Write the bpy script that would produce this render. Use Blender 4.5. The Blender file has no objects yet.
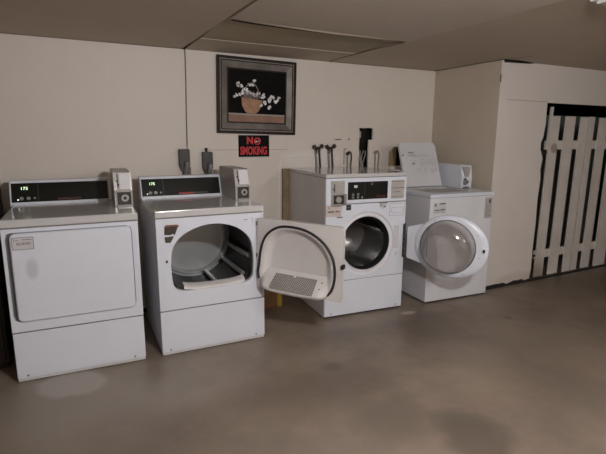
import bpy, bmesh, math, random
from mathutils import Vector, Matrix
random.seed(7)
C = bpy.context.scene.collection
PI = math.pi
R = math.radians

# ------------------------------------------------------------------ materials
def mat(name, col, rough=.5, metal=0.0, var=.06, scale=6.0, bump=0.0, bscale=60, coat=0.0, spec=.5):
    m = bpy.data.materials.new(name); m.use_nodes = True
    nt = m.node_tree; b = nt.nodes['Principled BSDF']
    b.inputs['Roughness'].default_value = rough
    b.inputs['Metallic'].default_value = metal
    b.inputs['Coat Weight'].default_value = coat
    b.inputs['Specular IOR Level'].default_value = spec
    tc = nt.nodes.new('ShaderNodeTexCoord')
    n = nt.nodes.new('ShaderNodeTexNoise'); n.inputs['Scale'].default_value = scale; n.inputs['Detail'].default_value = 5
    nt.links.new(tc.outputs['Object'], n.inputs['Vector'])
    r = nt.nodes.new('ShaderNodeValToRGB')
    r.color_ramp.elements[0].position = .3; r.color_ramp.elements[1].position = .7
    r.color_ramp.elements[0].color = (*[max(0, c*(1-var)) for c in col], 1)
    r.color_ramp.elements[1].color = (*[min(1, c*(1+var)) for c in col], 1)
    nt.links.new(n.outputs['Fac'], r.inputs['Fac'])
    nt.links.new(r.outputs['Color'], b.inputs['Base Color'])
    if bump:
        n2 = nt.nodes.new('ShaderNodeTexNoise'); n2.inputs['Scale'].default_value = bscale; n2.inputs['Detail'].default_value = 4
        nt.links.new(tc.outputs['Object'], n2.inputs['Vector'])
        bp = nt.nodes.new('ShaderNodeBump'); bp.inputs['Strength'].default_value = bump; bp.inputs['Distance'].default_value = .01
        nt.links.new(n2.outputs['Fac'], bp.inputs['Height']); nt.links.new(bp.outputs['Normal'], b.inputs['Normal'])
    return m

def emis(name, col, s):
    m = mat(name, col, .5); b = m.node_tree.nodes['Principled BSDF']
    b.inputs['Emission Color'].default_value = (*col, 1); b.inputs['Emission Strength'].default_value = s
    return m

def blob_mix(m, blobs, obj_coords=True):
    """soft irregular patches of another tone at given places on a surface (object coordinates)"""
    nt = m.node_tree; b = nt.nodes['Principled BSDF']
    tc = nt.nodes.new('ShaderNodeTexCoord')
    nz = nt.nodes.new('ShaderNodeTexNoise'); nz.inputs['Scale'].default_value = 5; nz.inputs['Detail'].default_value = 6
    nt.links.new(tc.outputs['Object'], nz.inputs['Vector'])
    for (p, sc, col, soft, fac) in blobs:
        src = b.inputs['Base Color'].links[0].from_socket
        off = nt.nodes.new('ShaderNodeVectorMath'); off.operation = 'SUBTRACT'; off.inputs[1].default_value = p
        nt.links.new(tc.outputs['Object'], off.inputs[0])
        dv = nt.nodes.new('ShaderNodeVectorMath'); dv.operation = 'DIVIDE'; dv.inputs[1].default_value = sc
        nt.links.new(off.outputs[0], dv.inputs[0])
        ln = nt.nodes.new('ShaderNodeVectorMath'); ln.operation = 'LENGTH'
        nt.links.new(dv.outputs[0], ln.inputs[0])
        ad = nt.nodes.new('ShaderNodeMath'); ad.operation = 'MULTIPLY_ADD'; ad.inputs[1].default_value = 1.1
        nt.links.new(nz.outputs['Fac'], ad.inputs[0]); nt.links.new(ln.outputs['Value'], ad.inputs[2])
        mr = nt.nodes.new('ShaderNodeMapRange'); mr.inputs['From Min'].default_value = 1.5+soft; mr.inputs['From Max'].default_value = 1.5-soft
        mr.inputs['To Min'].default_value = 0; mr.inputs['To Max'].default_value = fac
        nt.links.new(ad.outputs[0], mr.inputs['Value'])
        mx = nt.nodes.new('ShaderNodeMix'); mx.data_type = 'RGBA'
        nt.links.new(mr.outputs['Result'], mx.inputs['Factor'])
        nt.links.new(src, mx.inputs['A']); mx.inputs['B'].default_value = (*col, 1)
        nt.links.new(mx.outputs['Result'], b.inputs['Base Color'])

M = {}
M['enamel'] = mat('white_enamel', (.725, .755, .84), .34, var=.02, scale=3, coat=.2)
M['enamel2'] = mat('white_enamel_worn', (.72, .72, .765), .38, var=.04, scale=4, coat=.15)
M['enamelsmudge'] = mat('white_enamel_smudged', (.725, .755, .84), .34, var=.02, scale=3, coat=.2)
blob_mix(M['enamelsmudge'], [((.130, -.018, .645), (.028, .2, .055), (.50, .52, .56), .35, .7)])
M['deck'] = mat('white_enamel_deck', (.58, .57, .57), .16, var=.05, scale=4, coat=.4)
M['cream'] = mat('cream_plastic', (.67, .64, .635), .45, var=.03, scale=4)
M['trimgrey'] = mat('light_grey_trim', (.62, .62, .635), .35, var=.03)
M['black_glass'] = mat('black_panel', (.008, .009, .008), .22, var=.3, scale=9)
M['dgreen'] = mat('dark_display', (.012, .02, .012), .2, var=.2)
M['gasket'] = mat('black_rubber', (.012, .012, .013), .55, var=.2)
M['chrome'] = mat('brushed_metal', (.55, .54, .53), .28, 1.0, var=.08, scale=20)
M['greymetal'] = mat('grey_coin_housing', (.40, .375, .355), .42, .1, var=.08, scale=12)
M['whitecard'] = mat('white_plate', (.72, .71, .74), .4, var=.05)
M['darkmetal'] = mat('dark_metal', (.05, .048, .046), .4, .6, var=.2)
M['button'] = mat('grey_button', (.24, .24, .24), .4, var=.1)
M['led'] = emis('green_white_digits', (.72, 1, .62), 1.5)
M['led2'] = emis('white_pilot_light', (.9, 1, .85), 1.2)
M['ledw'] = emis('dim_white_digits', (.8, .85, .8), .45)
M['redbar'] = mat('red_strip', (.34, .03, .02), .4, var=.1)
M['dimred'] = mat('dim_red_strip', (.07, .014, .01), .4, var=.2)
M['greybar'] = mat('grey_strip', (.06, .06, .06), .4, var=.1)
M['zinc'] = mat('zinc_drum', (.018, .017, .017), .34, .3, var=.2, scale=5, spec=.3)
M['zincback'] = mat('drum_back_plate', (.50, .52, .53), .28, .4, var=.10, scale=3)
M['steel'] = mat('stainless_drum', (.30, .295, .29), .26, .9, var=.2, scale=6)
M['rib'] = mat('pale_drum_rib', (.40, .40, .40), .35, .5, var=.1)
M['dark'] = mat('dark_void', (.006, .005, .005), .8, var=.2)
M['label'] = mat('pale_label', (.62, .605, .62), .5, var=.05)
M['pink'] = mat('pinkish_label', (.58, .49, .475), .5, var=.08)
M['labelgrey'] = mat('greyish_label', (.46, .43, .41), .5, var=.08)
M['ink'] = mat('grey_print', (.16, .155, .155), .6, var=.1)
M['inkdark'] = mat('black_print', (.035, .035, .037), .6, var=.1)
M['navy'] = mat('dark_sticker', (.025, .03, .04), .4, var=.3)
M['stickbrown'] = mat('brown_sticker', (.045, .033, .030), .4, var=.5, scale=40)
M['stickolive'] = mat('olive_sticker', (.07, .062, .045), .4, var=.5, scale=40)
M['stickorange'] = mat('orange_border', (.20, .095, .06), .5, var=.15)
M['lint'] = mat('lint_grid_metal', (.10, .09, .085), .6, .0, var=.2, scale=40, spec=.2)
M['white_grid'] = mat('pale_grid', (.46, .43, .41), .5, var=.1)
M['red'] = mat('sign_red', (.55, .012, .018), .5, var=.1)
M['signblack'] = mat('sign_black', (.005, .005, .005), .6, var=.2, spec=.08)
M['paper'] = mat('white_paper', (.55, .54, .54), .6, var=.04)
M['framebrown'] = mat('dark_brown_frame', (.018, .011, .009), .5, var=.3, scale=30, spec=.2)
M['framesilver'] = mat('antique_silver_band', (.17, .15, .135), .4, .15, var=.3, scale=9, spec=.3)
M['bead'] = mat('bead_moulding', (.26, .22, .19), .4, .1, var=.3, scale=60)
M['canvas'] = mat('black_canvas', (.006, .005, .005), .7, var=.3, spec=.08)
M['ptable'] = mat('painted_brown_table', (.26, .14, .095), .6, var=.18, scale=12)
M['pedge'] = mat('painted_grey_edge', (.32, .29, .26), .6, var=.1)
M['pbasket'] = mat('painted_basket', (.36, .19, .11), .6, var=.25, scale=40)
M['pstem'] = mat('painted_stems', (.24, .19, .18), .6, var=.3, scale=40)
M['pflower'] = mat('painted_white_flowers', (.95, .93, .93), .6, var=.1, scale=60)
M['wood'] = mat('brown_board', (.26, .19, .11), .7, var=.2, scale=14, bump=.2)
M['stud'] = mat('brown_stud', (.36, .26, .15), .7, var=.15, scale=14)
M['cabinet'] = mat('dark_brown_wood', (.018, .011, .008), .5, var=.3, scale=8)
M['box'] = mat('orange_brown_carton', (.22, .105, .05), .7, var=.2, scale=10)
M['yellow'] = mat('yellow_plastic', (.55, .38, .03), .4, var=.08)
M['hosegrey'] = mat('grey_hose', (.27, .25, .23), .5, var=.15, scale=30)
M['hoseblack'] = mat('black_hose', (.018, .017, .017), .45, var=.2)
M['brass'] = mat('dull_dark_brass', (.055, .042, .032), .4, .6, var=.3, scale=30)
M['plug'] = mat('dark_plug', (.022, .018, .016), .45, var=.3, scale=20)
M['relief'] = mat('grey_strain_relief', (.15, .145, .14), .4, var=.1)
M['putty'] = mat('brown_outlet', (.14, .105, .085), .5, var=.15)
M['gate'] = mat('white_painted_slat', (.62, .575, .53), .6, var=.07, scale=5, bump=.15)
blob_mix(M['gate'], [((.05, 0, .05), (.10, .3, .14), (.24, .18, .135), .6, .75), ((.115, 0, 1.25), (.05, .3, .045), (.20, .16, .125), .25, .7)])
M['lid'] = mat('lid_underside', (.63, .63, .66), .4, var=.03)
M['screw'] = mat('screw_head', (.22, .21, .2), .35, .7, var=.1)

M['wall'] = mat('painted_wall', (.70, .635, .575), .62, var=.02, scale=2.2, bump=.10, bscale=40)
blob_mix(M['wall'], [((2.0, 0, 1.14), (.34, .3, .10), (.76, .71, .67), .18, .75), ((.55, 0, 1.75), (.5, .5, .45), (.75, .70, .66), .8, .5)])  # second blob paints a bright pool of light high on the wall
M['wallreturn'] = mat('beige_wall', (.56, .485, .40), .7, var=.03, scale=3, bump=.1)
M['wallbump'] = mat('white_bump_wall', (.70, .645, .60), .65, var=.03, scale=3, bump=.12)
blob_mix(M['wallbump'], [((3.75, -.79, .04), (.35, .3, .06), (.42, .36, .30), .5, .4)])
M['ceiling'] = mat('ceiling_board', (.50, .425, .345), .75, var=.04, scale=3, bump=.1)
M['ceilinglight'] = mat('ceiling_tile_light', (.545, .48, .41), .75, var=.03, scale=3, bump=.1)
M['ceilingshade'] = mat('ceiling_tile_shaded', (.38, .325, .235), .75, var=.05, scale=3, bump=.1)  # darker olive carries the shade of the upward-sloping strip
M['seam'] = mat('dark_seam', (.02, .015, .012), .8, var=.2)
M['softseam'] = mat('soft_seam', (.30, .25, .20), .8, var=.2)
M['ridge'] = mat('white_ridge', (.78, .735, .69), .6, var=.03)
M['floor'] = mat('concrete_floor', (.212, .167, .130), .40, var=.36, scale=1.9, bump=.06, bscale=25, spec=.45)
for n_ in M['floor'].node_tree.nodes:
    if n_.type == 'TEX_NOISE' and n_.inputs['Scale'].default_value < 3: n_.inputs['Detail'].default_value = 10; n_.inputs['Roughness'].default_value = .66
blob_mix(M['floor'], [
    ((2.95, -1.35, 0), (.035, .03, .3), (.07, .05, .04), .4, .8), ((1.35, -1.42, 0), (.06, .05, .3), (.09, .07, .05), .5, .7), ((1.62, -1.05, 0), (.3, .12, .3), (.13, .10, .078), .5, .6),
    ((-.1, -1.15, 0), (.50, .40, .3), (.265, .225, .19), .5, .75),  # broad paler patch: sheen of light painted into the floor colour
    ((-.04, -.93, 0), (.17, .17, .3), (.36, .325, .29), .14, .85),
    ((1.60, -2.28, 0), (.17, .20, .3), (.085, .066, .052), .25, .8),
    ((1.33, -2.02, 0), (.19, .17, .3), (.10, .076, .058), .4, .65),
    ((1.15, -1.55, 0), (.5, .22, .3), (.115, .085, .062), .6, .6),
    ((2.35, -1.15, 0), (.35, .25, .3), (.10, .074, .056), .5, .65),
    ((.7, -2.2, 0), (.7, .35, .3), (.20, .165, .135), .7, .5),
    ((2.3, -2.5, 0), (.5, .3, .3), (.19, .155, .125), .7, .5),
    ((.45, -1.25, 0), (.18, .16, .3), (.25, .22, .19), .7, .6),
    ((3.0, -1.9, 0), (.8, .5, .3), (.125, .095, .07), .8, .5),
    ((4.6, -1.25, 0), (1.2, .45, .3), (.085, .055, .035), .7, .75),
    ((.1, -1.75, 0), (.35, .3, .3), (.12, .09, .066), .6, .5),
    ((2.33, -.93, 0), (.07, .035, .3), (.46, .42, .38), .3, .8)])
# glass of the washer door
g = bpy.data.materials.new('door_glass'); g.use_nodes = True
gt = g.node_tree; gt.nodes.clear()
go = gt.nodes.new('ShaderNodeOutputMaterial'); gm = gt.nodes.new('ShaderNodeMixShader')
gtr = gt.nodes.new('ShaderNodeBsdfTransparent'); ggl = gt.nodes.new('ShaderNodeBsdfGlossy'); glw = gt.nodes.new('ShaderNodeLayerWeight')
gmr = gt.nodes.new('ShaderNodeMapRange'); gn = gt.nodes.new('ShaderNodeTexNoise'); gcr = gt.nodes.new('ShaderNodeMapRange')
gn.inputs['Scale'].default_value = 7; gcr.inputs['To Min'].default_value = .05; gcr.inputs['To Max'].default_value = .13
gt.links.new(gn.outputs['Fac'], gcr.inputs['Value']); gt.links.new(gcr.outputs['Result'], ggl.inputs['Roughness'])
gtr.inputs['Color'].default_value = (.90, .89, .875, 1); ggl.inputs['Color'].default_value = (.9, .9, .9, 1)
glw.inputs['Blend'].default_value = .35
gmr.inputs['To Min'].default_value = .07; gmr.inputs['To Max'].default_value = .55
gt.links.new(glw.outputs['Fresnel'], gmr.inputs['Value']); gt.links.new(gmr.outputs['Result'], gm.inputs['Fac'])
gt.links.new(gtr.outputs[0], gm.inputs[1]); gt.links.new(ggl.outputs[0], gm.inputs[2]); gt.links.new(gm.outputs[0], go.inputs['Surface'])
M['glass'] = g

# ------------------------------------------------------------------ mesh helpers
def BM(): return bmesh.new()

def box(bm, x0, x1, y0, y1, z0, z1, bev=0.0, seg=2):
    t = bmesh.new()
    bmesh.ops.create_cube(t, size=1)
    bmesh.ops.scale(t, vec=(x1-x0, y1-y0, z1-z0), verts=t.verts)
    bmesh.ops.translate(t, vec=((x0+x1)/2, (y0+y1)/2, (z0+z1)/2), verts=t.verts)
    if bev: bmesh.ops.bevel(t, geom=list(t.edges), offset=bev, segments=seg, profile=.5, affect='EDGES')
    merge(bm, t); return bm

def merge(bm, t, mtx=None):
    if mtx is not None: bmesh.ops.transform(t, matrix=mtx, verts=t.verts)
    me = bpy.data.meshes.new('tmp'); t.to_mesh(me); t.free()
    bm.from_mesh(me); bpy.data.meshes.remove(me)

def cyl(bm, p0, p1, r0, r1=None, n=20, cap=True):
    r1 = r0 if r1 is None else r1
    p0, p1 = Vector(p0), Vector(p1); d = p1-p0
    t = bmesh.new()
    bmesh.ops.create_cone(t, cap_ends=cap, segments=n, radius1=r0, radius2=r1, depth=d.length)
    q = Vector((0, 0, 1)).rotation_difference(d.normalized())
    merge(bm, t, Matrix.Translation((p0+p1)/2) @ q.to_matrix().to_4x4()); return bm

def sphere(bm, c, r, sc=(1, 1, 1), n=14):
    t = bmesh.new(); bmesh.ops.create_uvsphere(t, u_segments=n, v_segments=max(6, n//2), radius=r)
    merge(bm, t, Matrix.Translation(c) @ Matrix.Diagonal((*sc, 1))); return bm

def tube(bm, pts, r, n=10, closed=False):
    pts = [Vector(p) for p in pts]; rings = []
    N = len(pts); prev = None
    for i, p in enumerate(pts):
        if closed: d = pts[(i+1) % N]-pts[i-1]
        else: d = pts[min(i+1, N-1)]-pts[max(i-1, 0)]
        d.normalize()
        if prev is None:
            a = d.orthogonal().normalized()
        else:
            a = (prev - d*prev.dot(d)).normalized()
        prev = a; b = d.cross(a)
        rings.append([bm.verts.new(p + a*r*math.cos(2*PI*k/n) + b*r*math.sin(2*PI*k/n)) for k in range(n)])
    M_ = N if closed else N-1
    for i in range(M_):
        A, B = rings[i], rings[(i+1) % N]
        for k in range(n): bm.faces.new((A[k], A[(k+1) % n], B[(k+1) % n], B[k]))
    if not closed:
        bm.faces.new(rings[0][::-1]); bm.faces.new(rings[-1])
    return bm

def prism(bm, poly, y0, y1):
    """poly in (x, z), extruded along y"""
    a = [bm.verts.new((x, y0, z)) for x, z in poly]; b = [bm.verts.new((x, y1, z)) for x, z in poly]
    n = len(poly)
    bm.faces.new(a); bm.faces.new(b[::-1])
    for i in range(n): bm.faces.new((a[i], b[i], b[(i+1) % n], a[(i+1) % n]))
    return bm

def prism_x(bm, poly, x0, x1):
    """poly in (y, z), extruded along x"""
    a = [bm.verts.new((x0, y, z)) for y, z in poly]; b = [bm.verts.new((x1, y, z)) for y, z in poly]
    n = len(poly)
    bm.faces.new(a); bm.faces.new(b[::-1])
    for i in range(n): bm.faces.new((a[i], b[i], b[(i+1) % n], a[(i+1) % n]))
    return bm

def rrect(x0, x1, z0, z1, r, n=6):
    out = []
    for cx, cz, a0 in ((x1-r, z1-r, 0), (x0+r, z1-r, 90), (x0+r, z0+r, 180), (x1-r, z0+r, 270)):
        for k in range(n+1):
            a = R(a0+90*k/n); out.append((cx+r*math.cos(a), cz+r*math.sin(a)))
    return out

def smooth_poly(ctrl, per=8):
    out = []; n = len(ctrl)
    for i in range(n):
        p0, p1, p2, p3 = [Vector(ctrl[(i+k-1) % n]) for k in range(4)]
        for k in range(per):
            t = k/per
            out.append(tuple(.5*((2*p1)+(-p0+p2)*t+(2*p0-5*p1+4*p2-p3)*t*t+(-p0+3*p1-3*p2+p3)*t**3)))
    return out

def radial(poly, c, ang):
    d = Vector((math.cos(ang), math.sin(ang))); best = None
    n = len(poly)
    for i in range(n):
        a = Vector(poly[i])-c; b = Vector(poly[(i+1) % n])-c
        e = b-a; den = d.x*e.y-d.y*e.x
        if abs(den) < 1e-12: continue
        t = (a.x*e.y-a.y*e.x)/den; s = (a.x*d.y-a.y*d.x)/den
        if t > 0 and -1e-6 <= s <= 1+1e-6 and (best is None or t > best): best = t
    return c+d*best

def ring_plate(bm, outer, inner, y0, y1, N=96, yi0=None):
    """flat plate between two star-shaped outlines (x, z); y0 front, y1 back"""
    c = Vector((sum(p[0] for p in inner)/len(inner), sum(p[1] for p in inner)/len(inner)))
    angs = [2*PI*k/N for k in range(N)]
    if len(outer) < 8: angs += [math.atan2(p[1]-c.y, p[0]-c.x) % (2*PI) for p in outer]
    angs = sorted(set(round(a, 5) for a in angs)); n = len(angs)
    O = [radial(outer, c, a) for a in angs]; I = [radial(inner, c, a) for a in angs]
    yi0 = y0 if yi0 is None else yi0
    of = [bm.verts.new((p.x, y0, p.y)) for p in O]; inf = [bm.verts.new((p.x, yi0, p.y)) for p in I]
    ob = [bm.verts.new((p.x, y1, p.y)) for p in O]; ib = [bm.verts.new((p.x, y1, p.y)) for p in I]
    for i in range(n):
        j = (i+1) % n
        bm.faces.new((of[i], of[j], inf[j], inf[i])); bm.faces.new((ob[j], ob[i], ib[i], ib[j]))
        bm.faces.new((of[j], of[i], ob[i], ob[j])); bm.faces.new((inf[i], inf[j], ib[j], ib[i]))
    return bm

def loft(bm, rings, close=False):
    V = [[bm.verts.new(p) for p in r] for r in rings]; n = len(rings[0])
    for A, B in zip(V, V[1:]):
        for k in range(n): bm.faces.new((A[k], A[(k+1) % n], B[(k+1) % n], B[k]))
    if close: bm.faces.new(V[-1])
    return bm

ONE_EACH = {'lid_diagram', 'small_print', 'side_panel', 'panel_gap', 'lid_bumper', 'vent_hole', 'hinge_mount', 'lid_hinge', 'dispenser_groove', 'grid_screw', 'hinge_label'}
def islands(bm):
    seen = set(); out = []
    for f in bm.faces:
        if f in seen: continue
        st = [f]; seen.add(f); comp = []
        while st:
            g_ = st.pop(); comp.append(g_)
            for e in g_.edges:
                for h in e.link_faces:
                    if h not in seen: seen.add(h); st.append(h)
        t = bmesh.new(); mp = {}
        for g_ in comp:
            vs = []
            for v in g_.verts:
                if v not in mp: mp[v] = t.verts.new(v.co)
                vs.append(mp[v])
            t.faces.new(vs)
        out.append(t)
    return out
def obj(name, bm, m, parent=None, loc=None, smooth=None, label=None, solid=0):
    if name in ONE_EACH:
        parts_ = islands(bm); bm.free()
        for t in parts_[1:]: mesh_obj(name, t, m, parent, loc, smooth, label)
        bm = parts_[0]
    return mesh_obj(name, bm, m, parent, loc, smooth, label)
def mesh_obj(name, bm, m, parent=None, loc=None, smooth=None, label=None, solid=0):
    bmesh.ops.recalc_face_normals(bm, faces=bm.faces)
    me = bpy.data.meshes.new(name); bm.to_mesh(me); bm.free()
    me.materials.append(m if not isinstance(m, str) else M[m])
    if smooth:
        me.shade_smooth(); me.set_sharp_from_angle(angle=R(smooth))
    o = bpy.data.objects.new(name, me); C.objects.link(o)
    if parent: o.parent = parent
    if loc: o.location = loc
    if label: o['label'] = label
    if solid:
        s = o.modifiers.new('solid', 'SOLIDIFY'); s.thickness = solid; s.offset = 0
    return o

def thing(name, label, cat, loc=(0, 0, 0), rz=0, group=None):
    o = bpy.data.objects.new(name, None); C.objects.link(o); o.empty_display_size = .1
    o.location = loc; o.rotation_euler = (0, 0, rz); o['label'] = label; o['category'] = cat
    if group: o['group'] = group
    return o

def tag(o, label, cat, group=None):
    o['label'] = label; o['category'] = cat
    if group: o['group'] = group
    return o

def struct(name, bm, m, smooth=None):
    o = obj(name, bm, m, smooth=smooth); o['kind'] = 'structure'; return o

def text(name, s, size, m, parent, loc, width=None, rx=90, depth=.0006, shear=0, label=None, fat=0):
    cu = bpy.data.curves.new(name, 'FONT'); cu.body = s; cu.size = size; cu.align_x = 'CENTER'; cu.align_y = 'CENTER'
    cu.extrude = depth; cu.offset = fat
    t = bpy.data.objects.new(name, cu); C.objects.link(t)
    me = bpy.data.meshes.new_from_object(t.evaluated_get(bpy.context.evaluated_depsgraph_get()))
    C.objects.unlink(t); bpy.data.objects.remove(t)
    me.materials.clear(); me.materials.append(M[m])
    o = bpy.data.objects.new(name, me); C.objects.link(o)
    xs = [v.co.x for v in me.vertices]
    if width and xs:
        k = width/(max(xs)-min(xs))
        for v in me.vertices: v.co.x *= k
    o.parent = parent; o.location = loc; o.rotation_euler = (R(rx), 0, 0)
    if label: o['label'] = label
    return o

# ------------------------------------------------------------------ the room
HC = 1.976; YB = -.7875; XC = 3.312; XB = 3.306
bm = BM(); box(bm, -3, 8, -6.2, .6, -.1, 0); struct('floor', bm, 'floor')
bm = BM(); box(bm, -3, 8, -6.2, .6, HC+.03, HC+.13); struct('ceiling', bm, 'ceiling')

def wall_grid(bm, xs, zs, hole, y0, y1, jit=None):
    fr, bk = {}, {}
    def v(d, i, k, y):
        if (i, k) not in d:
            dx, dz = jit(i, k) if jit else (0, 0)
            d[(i, k)] = bm.verts.new((xs[i]+dx, y, zs[k]+dz))
        return d[(i, k)]
    nx, nz = len(xs)-1, len(zs)-1
    solid = lambda i, k: 0 <= i < nx and 0 <= k < nz and not hole((xs[i]+xs[i+1])/2, (zs[k]+zs[k+1])/2)
    for i in range(nx):
        for k in range(nz):
            if not solid(i, k): continue
            a = [(i, k), (i+1, k), (i+1, k+1), (i, k+1)]
            bm.faces.new([v(fr, *p, y0) for p in a]); bm.faces.new([v(bk, *p, y1) for p in a][::-1])
            for (p, q, ni, nk) in ((a[0], a[1], i, k-1), (a[1], a[2], i+1, k), (a[2], a[3], i, k+1), (a[3], a[0], i-1, k)):
                if not solid(ni, nk): bm.faces.new([v(fr, *q, y0), v(fr, *p, y0), v(bk, *p, y1), v(bk, *q, y1)])
    return bm

# back wall with its two ragged openings behind the washers
xs = [-3, 2.449, 2.505, 2.553, 2.6, 2.787, 2.815, 2.845, 2.88, 2.91, 2.945, XC+.05]
zs = [0, .98, 1.07, 1.14, 1.2, 1.215, 1.235, 1.255, 1.318, 1.424, HC+.05]
def hole(x, z):
    if 2.449 < x < 2.553 and .98 < z < 1.424: return True
    if 2.55 < x < 2.6 and 1.318 < z < 1.424: return True
    if 2.787 < x < 2.945 and 1.07 < z < 1.255:
        return not ((x < 2.815 and z > 1.215) or (x < 2.845 and z > 1.235))
    return False
rj = random.Random(3)
def jit(i, k):
    if 1 <= i <= 10 and 1 <= k <= 9: return rj.uniform(-.004, .004), rj.uniform(-.004, .004)
    return 0, 0
bm = BM(); wall_grid(bm, xs, zs, hole, 0, .016, jit)
struct('wall_back', bm, 'wall')
bm = BM(); box(bm, -3, XC+.1, .12, .16, 0, HC+.05); struct('wall_back.001', bm, 'dark')
# return wall and front of the projecting corner
bm = BM(); prism_poly = [(XC, 0.0), (XB, YB+.004), (XB+.09, YB+.004), (XC+.09, 0.0)]
a = [bm.verts.new((x, y, 0)) for x, y in prism_poly]; b = [bm.verts.new((x, y, HC+.05)) for x, y in prism_poly]
bm.faces.new(a[::-1]); bm.faces.new(b)
for i in range(4): bm.faces.new((a[i], a[(i+1) % 4], b[(i+1) % 4], b[i]))
struct('wall_right', bm, 'wallreturn')
# front face with the gate opening (ragged left jamb)
gx0 = 3.922; gx1 = 5.35; gz = 1.654
zsf = [0.0, .12, .3, .55, .8, .98, 1.06, 1.16, 1.24, 1.30, 1.36, 1.46, gz, HC+.05]
xsf = [XB, gx0, gx1, 8]
rj2 = random.Random(11)
jam = [-.012, .004, 0, .006, -.003, .01, -.006, .012, -.03, -.035, -.008, .004, 0, 0]
def jit2(i, k): return (jam[k], 0) if i == 1 else (0, 0)
bm = BM(); wall_grid(bm, xsf, zsf, lambda x, z: gx0 < x < gx1 and z < gz, YB, YB+.004, jit2)
struct('wall_front', bm, 'wallbump')
# closed remainder of the room (behind the viewer and to the sides), and the dark store behind the gate
bm = BM(); box(bm, -3.1, -3, -6.2, .6, 0, HC+.1); struct('wall_left', bm, 'wall')
bm = BM(); box(bm, -3, 8, -6.3, -6.2, 0, HC+.1); struct('wall_rear', bm, 'wall')
bm = BM(); box(bm, 8, 8.1, -6.2, .6, 0, HC+.1); struct('wall_side', bm, 'wallbump')
bm = BM(); box(bm, XB+.1, 8, .5, .6, 0, HC+.1); box(bm, XB+.1, XB+.14, YB+.1, .5, 0, HC+.1); struct('wall_store', bm, 'dark')

# ceiling boards: three bays with the sagging tile between the seams
bm = BM(); box(bm, -3, .868, -6.2, .02, HC, HC+.03)
box(bm, 2.12, 8, -6.2, .02, HC, HC+.03)
struct('ceiling.001', bm, 'ceiling')
bm = BM()   # lighter tile, its back edge dropped a little and cracked open at the left
vs = [(.884, -6.2, HC), (2.10, -6.2, HC), (2.14, -1.02, HC-.004), (1.5, -1.0, HC-.006), (.895, -1.02, HC+.004)]
a = [bm.verts.new(p) for p in vs]; b = [bm.verts.new((p[0], p[1], p[2]+.02)) for p in vs]
bm.faces.new(a); bm.faces.new(b[::-1])
for i in range(5): bm.faces.new((a[i], b[i], b[(i+1) % 5], a[(i+1) % 5]))
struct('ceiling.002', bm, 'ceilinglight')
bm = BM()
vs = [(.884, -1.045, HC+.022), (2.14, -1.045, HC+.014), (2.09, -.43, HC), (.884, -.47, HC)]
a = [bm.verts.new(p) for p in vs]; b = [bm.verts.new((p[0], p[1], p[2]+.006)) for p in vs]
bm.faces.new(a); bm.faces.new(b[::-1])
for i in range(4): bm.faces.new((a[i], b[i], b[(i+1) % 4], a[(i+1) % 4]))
struct('ceiling.003', bm, 'ceilingshade')
bm = BM(); box(bm, .884, 2.085, -.45, .02, HC-.003, HC+.02); struct('ceiling.004', bm, 'ceiling')
# dark cracks: along the lighter tile, in the seams, over the return wall
def flat_strip(name, pts, w, m, z=None):
    bm = BM(); L, Rr = [], []
    n = len(pts)
    for i, p in enumerate(pts):
        d = Vector(pts[min(i+1, n-1)])-Vector(pts[max(i-1, 0)]); d.z = 0; d.normalize()
        s = Vector((-d.y, d.x, 0)); ww = w[i] if isinstance(w, (list, tuple)) else w
        L.append(bm.verts.new(Vector(p)+s*ww/2)); Rr.append(bm.verts.new(Vector(p)-s*ww/2))
    for i in range(n-1): bm.faces.new((L[i], L[i+1], Rr[i+1], Rr[i]))
    bmesh.ops.solidify(bm, geom=list(bm.faces), thickness=.002)
    return struct(name, bm, m)
flat_strip('trim_1', [(.905, -1.015, HC+.001), (1.05, -1.006, HC-.003), (1.30, -1.0, HC-.007), (1.55, -.998, HC-.008)], [.035, .03, .016, .003], 'seam')
flat_strip('trim_2', [(.876, .0, HC-.004), (.877, -.30, HC-.002)], [.022, .005], 'seam')
flat_strip('trim_3', [(2.10, -.20, HC-.003), (2.10, -.62, HC-.001), (2.12, -1.0, HC-.006)], [.006, .012, .018], 'seam')
flat_strip('trim_4', [(XC-.012, .0, HC-.003), (XC-.006, -.3, HC-.003), (XB-.015, -.55, HC-.003), (XB-.012, YB-.012, HC-.003)], [.03, .022, .014, .02], 'seam')
flat_strip('trim_5', [(XB-.01, YB-.012, HC-.003), (3.45, YB-.03, HC-.003), (3.66, YB-.012, HC-.003)], [.016, .04, .012], 'seam')
bm = BM(); prism(bm, [(3.33, 1.957), (3.63, 1.966), (3.70, 1.974), (3.33, 1.975)], YB-.004, YB+.002); struct('trim_17', bm, 'seam')
flat_strip('trim_6', [(XB, YB-.02, HC-.002), (3.36, YB-.26, HC-.002)], [.02, .006], 'seam')
flat_strip('trim_7', [(-3, -.006, HC-.002), (XC-.02, -.006, HC-.002)], .012, 'softseam')
# dark dirt line where the projecting wall meets the floor
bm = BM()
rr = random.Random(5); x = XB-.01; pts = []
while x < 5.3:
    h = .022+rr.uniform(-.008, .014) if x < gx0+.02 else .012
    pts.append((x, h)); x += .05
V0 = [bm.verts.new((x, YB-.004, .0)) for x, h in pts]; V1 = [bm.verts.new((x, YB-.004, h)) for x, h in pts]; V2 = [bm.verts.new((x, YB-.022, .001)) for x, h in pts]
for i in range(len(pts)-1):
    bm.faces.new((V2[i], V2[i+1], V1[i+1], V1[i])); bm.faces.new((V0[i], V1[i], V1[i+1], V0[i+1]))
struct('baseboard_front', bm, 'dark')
bm = BM(); box(bm, -3, XC, -.004, .0, 0, .03); struct('baseboard_back', bm, 'seam')
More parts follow.
